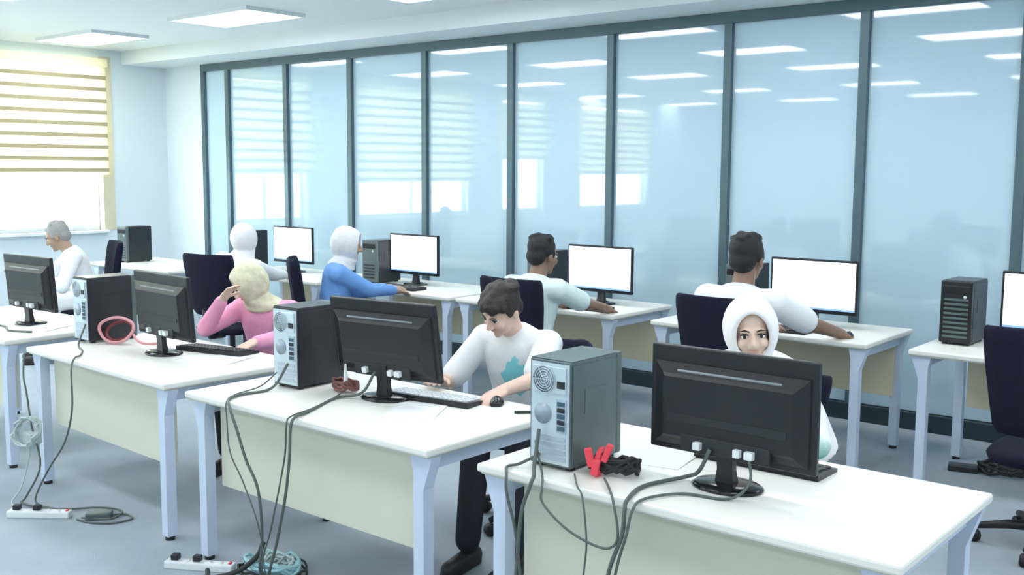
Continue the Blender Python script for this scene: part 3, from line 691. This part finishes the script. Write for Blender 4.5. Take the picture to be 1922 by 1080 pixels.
def person(name, label, loc, rz, s=1., lean=12, leanx=0, twist=0, hy=0, hp=10, hr=0, rh=None, lh=None, skin='skin_l',
           top='white_cl', sleeve='short', bottom='dark_cl', hair=None, scarf=None, cape=.0, voxel=.0062, group=None, belly=1., fringe=False, robe=False, eyes=True, spread=.12, footy=-.33, ppole=(-.6,.3,-.8), vol=1., drape=True, neckw=1., legx=0.):
    """seated figure facing local -y; right hand is at -x"""
    root = tag(empty(name, loc, rz), label, 'person', group)
    V3 = Vector
    P = V3((0, .06, .525))
    A = Matrix.Rotation(R(leanx), 3, 'Y') @ Matrix.Rotation(R(lean), 3, 'X')
    A = Matrix.Rotation(R(leanx), 3, 'Y') @ Matrix.Rotation(R(lean), 3, 'X')
    up = A @ V3((0,0,1)); fw = A @ V3((0,-1,0)); rt = V3((1,0,0)); rt = (rt-up*rt.dot(up)).normalized(); fw = rt.cross(up)*-1 if (rt.cross(up)).dot(fw) < 0 else rt.cross(up)
    def at(h, f=0., x=0.): return P + up*h*s + fw*f*s + rt*x*s
    def ring(h, f, rx, ry, n=24):
        c = at(h, f); return [c + rt*rx*s*math.cos(2*PI*k/n) + fw*ry*s*math.sin(2*PI*k/n) for k in range(n)]
    prof = [(-.07,.0,.10,.08), (-.05,.0,.155,.115), (.02,.0,.165,.12), (.10,.005,.15,.108*belly), (.20,.01,.146,.105*belly), (.30,.01,.160,.112), (.38,.0,.172,.108), (.43,-.005,.165,.092), (.465,-.01,.12,.07), (.49,-.012,.07,.055), (.50,-.012,.03,.03)]
    def torso(b, e):
        b.loft([ring(h, f, rx+e, ry+e) for h, f, rx, ry in prof])
    # joints
    Sh = {-1: at(.415, -.005, -.175), 1: at(.415, -.005, .175)}
    tgt = {-1: V3(rh) if rh else at(.05, .30, -.15), 1: V3(lh) if lh else at(.05, .30, .15)}
    EL = {}; WR = {}
    for sd in (-1, 1):
        po = V3((sd*abs(ppole[0]), ppole[1], ppole[2]))
        EL[sd], WR[sd] = ik(Sh[sd], tgt[sd], .285*s, .245*s, po)
    hips = {-1: P+V3((-.085*s,-.01,-.01)), 1: P+V3((.085*s,-.01,-.01))}
    kn = {k: V3((k*spread*s+legx*.5, -.36*s, .515)) for k in (-1,1)}
    an = {k: V3((k*spread*s+legx, footy*s, .10)) for k in (-1,1)}
    N = at(.47, .0); 
    Hm = Matrix.Rotation(R(hy), 3, 'Z') @ Matrix.Rotation(R(hr), 3, 'Y') @ Matrix.Rotation(R(hp), 3, 'X')
    HC = N + (up*.025 + fw*.012)*s + Hm @ V3((0,-.022,.125))*s
    def hp_(x, y, z): return HC + (Hm @ V3((x, y, z)))*s
    H4 = Hm
    # --- body
    b = MB(); torso(b, -.014)
    for k in (-1, 1):
        b.cap(at(.405, 0, k*.10), Sh[k], .062*s, .056*s)
        b.cap(Sh[k], EL[k], .050*s, .040*s); b.cap(EL[k], WR[k], .041*s, .027*s)
        fd = (WR[k]-EL[k]).normalized(); fd = (fd + V3((0,0,-.15))).normalized()
        pn = V3((0,0,-1)) if abs(fd.z) < .8 else -fw
        hand(b, WR[k], fd, pn, -k if pn.z < 0 else k, .55, s)
        b.cap(hips[k], kn[k], .078*s, .056*s); b.cap(kn[k], an[k], .054*s, .038*s)
        b.cap(an[k]+V3((0,.03,-.055)), an[k]+V3((0,-.13,-.065)), .036, .030)
    b.cap(N-up*.03*s, hp_(0,.016,-.06), .056*s, .052*s)
    b.ball(hp_(0,.014,.032), .075*s, .094*s, .084*s, mx=H4); b.ball(hp_(0,-.024,-.028), .061*s, .066*s, .084*s, mx=H4)
    b.ball(hp_(0,-.030,-.072), .048*s, .054*s, .040*s, mx=H4); b.ball(hp_(0,-.070,-.095), .021*s, .018*s, .018*s, mx=H4)
    b.cap(hp_(0,-.092,.006), hp_(0,-.107,-.030), .0085*s, .0135*s, 10)
    for k in (-1, 1):
        b.ball(hp_(k*.012,-.100,-.034), .010*s, .010*s, .008*s, mx=H4)
        b.ball(hp_(k*.034,-.066,-.028), .026*s, .024*s, .024*s, mx=H4)
        b.cap(hp_(k*.014,-.086,.021), hp_(k*.044,-.074,.019), .0095*s, .008*s, 10)
        if not scarf: b.ball(hp_(k*.076,.012,-.012), .010*s, .020*s, .031*s, mx=H4)
    body = remesh(b, 'body', skin, root, voxel)
    # --- face details
    if eyes:
        for k in (-1, 1):
            e = MB().ball(hp_(k*.031,-.0765,.001), .0145*s, .0115*s, .0095*s, mx=H4, nu=12, nv=8).build('eye', 'eyewhite', root)
            MB().ball(hp_(k*.031,-.0855,.001), .0070*s, .0038*s, .0070*s, mx=H4, nu=10, nv=6).build('iris', 'iris', e)
            MB().tube([hp_(k*.013,-.0935,.021), hp_(k*.030,-.0915,.027), hp_(k*.049,-.078,.021)], [.0024*s,.0030*s,.0014*s], 6).build('eyebrow', 'hairblk', root)
            MB().tube([hp_(k*.017,-.087,.007), hp_(k*.031,-.089,.0115), hp_(k*.046,-.080,.006)], .0024*s, 5).build('eyelash', 'hairblk', root)
        MB().ball(hp_(0,-.0855,-.058), .023*s, .008*s, .0075*s, mx=H4, nu=12, nv=8).build('mouth', 'lip', root)
    # --- top garment
    b = MB(); torso(b, .006)
    fr = {'short': .62, 'long': 1.}[sleeve]
    for k in (-1, 1):
        b.cap(at(.40, 0, k*.09), Sh[k], .080*s, .072*s)
        if sleeve == 'short':
            m_ = Sh[k].lerp(EL[k], .80); b.cap(Sh[k], m_, .068*s, .066*s)
        else:
            b.cap(Sh[k], EL[k], .066*s, .056*s); b.cap(EL[k], EL[k].lerp(WR[k], .90), .056*s, .040*s)
    if robe:
        for k in (-1, 1): b.cap(hips[k], kn[k], .115*s, .10*s); b.cap(kn[k], an[k]+V3((0,0,.06)), .10*s, .11*s)
        b.cap(kn[-1], kn[1], .09*s, .09*s)
    b.loft([ring(h, f, rx+.012, ry+.012) for h, f, rx, ry in [(-.10,0,.12,.09),(-.085,0,.165,.125),(.0,0,.172,.128),(.06,0,.16,.12),(.07,0,.1,.08)]])
    sh = remesh(b, 'robe' if robe else 'shirt', top, root, .009, 6)
    # --- trousers and shoes
    b = MB()
    for k in (-1, 1):
        b.cap(hips[k], kn[k], .094*s, .074*s); b.cap(kn[k], an[k]+V3((0,0,.02)), .072*s, .058*s)
    b.ball(P+V3((0,.0,-.02)), .165*s, .13*s, .085*s)
    if not robe: remesh(b, 'trousers', bottom, root, .011, 5)
    for k in (-1, 1):
        b = MB(); a = an[k]; b.cap(V3((a.x,a.y+.045,.045)), V3((a.x,a.y-.15,.038)), .042, .036); b.box(a.x-.036, a.x+.036, a.y-.17, a.y+.07, .0, .03, .006); remesh(b, 'shoe', 'shoe', root, .008, 4)
    # --- hair / headscarf
    if hair:
        b = MB(); b.ball(hp_(0,.024,.048), .083*s, .094*s, .082*s, mx=H4); b.ball(hp_(0,.060,-.012), .070*s, .052*s, .062*s, mx=H4)
        for k in (-1, 1): b.ball(hp_(k*.070,.012,.022), .014*s, .040*s, .042*s, mx=H4); b.ball(hp_(k*.071,-.018,.012), .009*s, .014*s, .028*s, mx=H4)
        rnd = random.Random(len(label))
        for q in range(12):
            a = rnd.uniform(0, 2*PI); t = rnd.uniform(.15, 1.1)
            b.ball(hp_(.074*math.sin(t)*math.cos(a), .024+.084*math.sin(t)*math.sin(a), .052+.070*math.cos(t)), .026*s, .026*s, .018*s, mx=H4)
        if fringe:
            for x, y, z, rr in [(-.045,-.062,.070,.026),(-.02,-.075,.070,.026),(.01,-.078,.068,.027),(.04,-.066,.066,.028),(.062,-.04,.055,.027),(-.062,-.036,.05,.024),(-.03,-.086,.052,.016),(.03,-.084,.05,.017)]:
                b.ball(hp_(x, y, z), rr*s, rr*.8*s, rr*s, mx=H4)
            for q in range(14):
                a = rnd.uniform(0, 2*PI); b.ball(hp_(.06*math.cos(a), .024+.07*math.sin(a), .088+rnd.uniform(-.01,.008)), .034*s, .034*s, .022*s, mx=H4)
        remesh(b, 'hair', hair, root, .006, 9)
    if scarf:
        b = MB(); n = 28
        def fr_(y, rx, rz, zc): return [hp_(rx*math.cos(2*PI*k/n), y, zc+rz*math.sin(2*PI*k/n)) for k in range(n)]
        rings = [fr_(.105,.02,.02,.02), fr_(.085,.055,.06,.02), fr_(.03,.079,.10,.01), fr_(-.03,.074,.098,.004), fr_(-.062,.060,.088,-.002),
                 fr_(-.084,.060,.088,-.004), fr_(-.086,.074*vol**.5,.101,-.002), fr_(-.05,.092*vol,.116*vol**.4,.006), fr_(.0,.100*vol,.126*vol**.4,.012), fr_(.055,.098*vol,.122*vol**.4,.014), fr_(.10,.076*vol,.094,.012), fr_(.128,.03,.035,.01)]
        b.loft(rings)
        # drape: under the chin, over the shoulders, down chest and back
        def dr(c, rx, ry, n=26): return [c + rt*rx*s*math.cos(2*PI*k/n) + fw*ry*s*math.sin(2*PI*k/n) for k in range(n)]
        ch_ = hp_(0,.0,-.105)
        neck = [dr(hp_(0,.02,-.085), .060*vol, .062), dr(ch_, .082*neckw, .088), dr(at(.475,.01), .105*neckw**1.3, .098)]
        if drape: b.loft(neck + [dr(at(.44,.01), .165*neckw**.6, .120), dr(at(.38,.012), .208+cape*.2, .138), dr(at(.30,.02), .215+cape*.5, .145+cape*.2), dr(at(.30-cape*1.6,.03), .205+cape, .150+cape*.5), dr(at(.29-cape*1.6,.03), .15, .10)])
        else: b.loft(neck + [dr(at(.45,.01), .12, .105), dr(at(.43,.01), .09, .08)])
        if drape:
            for k in (-1, 1): b.cap(hp_(k*.05,-.055,-.075), at(.40,.10,k*.03), .022*s, .035*s)
        remesh(b, 'headscarf', scarf, root, .0066, 5)
    return root

PG1 = 'people seated at the near desks'; PG2 = 'people seated along the glass partition'
DT = DZ+.030
def loc_of(root_xy, rz, p):
    v = Vector((p[0]-root_xy[0], p[1]-root_xy[1], 0)); v = Matrix.Rotation(-rz, 3, 'Z') @ v; return (v.x, v.y, p[2])
def P2(xy, rzdeg, rh, lh, **kw):
    rz = R(rzdeg); return dict(loc=(xy[0], xy[1], 0), rz=rz, rh=loc_of(xy, rz, rh), lh=loc_of(xy, rz, lh), **kw)

person('person', 'girl in white headscarf peering over the nearest black monitor', s=1.0, lean=22, hy=32, hp=4, hr=-4, skin='skin_f', top='mint_hem', sleeve='long', scarf='hijab_w', cape=.10, vol=1.06, neckw=1.85, robe=True, voxel=.005, group=PG1,
       **P2((-1.84, 3.80), 0, (-1.86,3.30,DT), (-1.53,3.30,DT)))
person('person', 'dark haired man in white tee with teal print, looking down', s=.97, lean=16, leanx=0, hy=-14, hp=32, hr=8, skin='skin_l', top='tee_print', sleeve='short', hair='hair', fringe=True, voxel=.0055, group=PG1, spread=.115, legx=.17, footy=-.58,
       **P2((-3.10, 3.80), 10, (-3.22,3.36,DT), (-2.80,3.32,DT+.01)))
person('person', 'woman in pink top and cream patterned headscarf bending over her desk', s=.92, lean=16, hy=-50, hp=30, hr=0, skin='skin_f', top='pink_cl', sleeve='long', scarf='scarf_y', drape=False, vol=1.1, neckw=1.15, group=PG1,
       **P2((-4.98, 3.78), 22, (-4.98,3.46,.98), (-4.62,3.40,DT)))
person('person', 'grey haired person in white leaning by the bright window', s=1.02, lean=20, hy=-20, hp=25, skin='skin_m', top='white_cl', sleeve='long', bottom='white_cl', hair='hairgrey', eyes=True, group=PG1,
       **P2((-8.85, 4.70), -25, (-9.25,4.35,.80), (-8.85,4.30,.80)))
person('person', 'man in white shirt with back turned, typing at a lit monitor', s=1.15, lean=10, hy=6, hp=6, skin='skin_d', top='white_cl', sleeve='short', hair='hairblk', group=PG2,
       **P2((-2.72, 5.24), 180, (-2.37,5.82,DT), (-2.78,5.80,DT)))
person('person', 'young man in pale mint tee, face in profile, typing', s=1.06, lean=12, hy=-6, hp=10, skin='skin_d', top='mint_cl', sleeve='short', bottom='navy_cl', hair='hairblk', group=PG2,
       **P2((-4.17, 5.22), 180, (-3.98,5.80,DT), (-4.35,5.80,DT)))
person('person', 'person in blue top and grey headscarf with back turned', s=1.02, lean=12, hy=-10, hp=8, skin='skin_m', top='blue_cl', sleeve='long', scarf='scarf_g', drape=False, group=PG2, eyes=False,
       **P2((-6.05, 5.20), 140, (-5.82,5.60,DT), (-6.0,5.68,DT)))
person('person', 'person in white headscarf behind the farthest navy chair back', s=1.0, lean=10, leanx=-8, hy=10, hp=8, skin='skin_f', top='white_cl', sleeve='long', scarf='hijab_w', cape=.02, group=PG2, eyes=False,
       **P2((-7.22, 5.12), 194, (-7.25,5.72,DT), (-7.6,5.72,DT)))
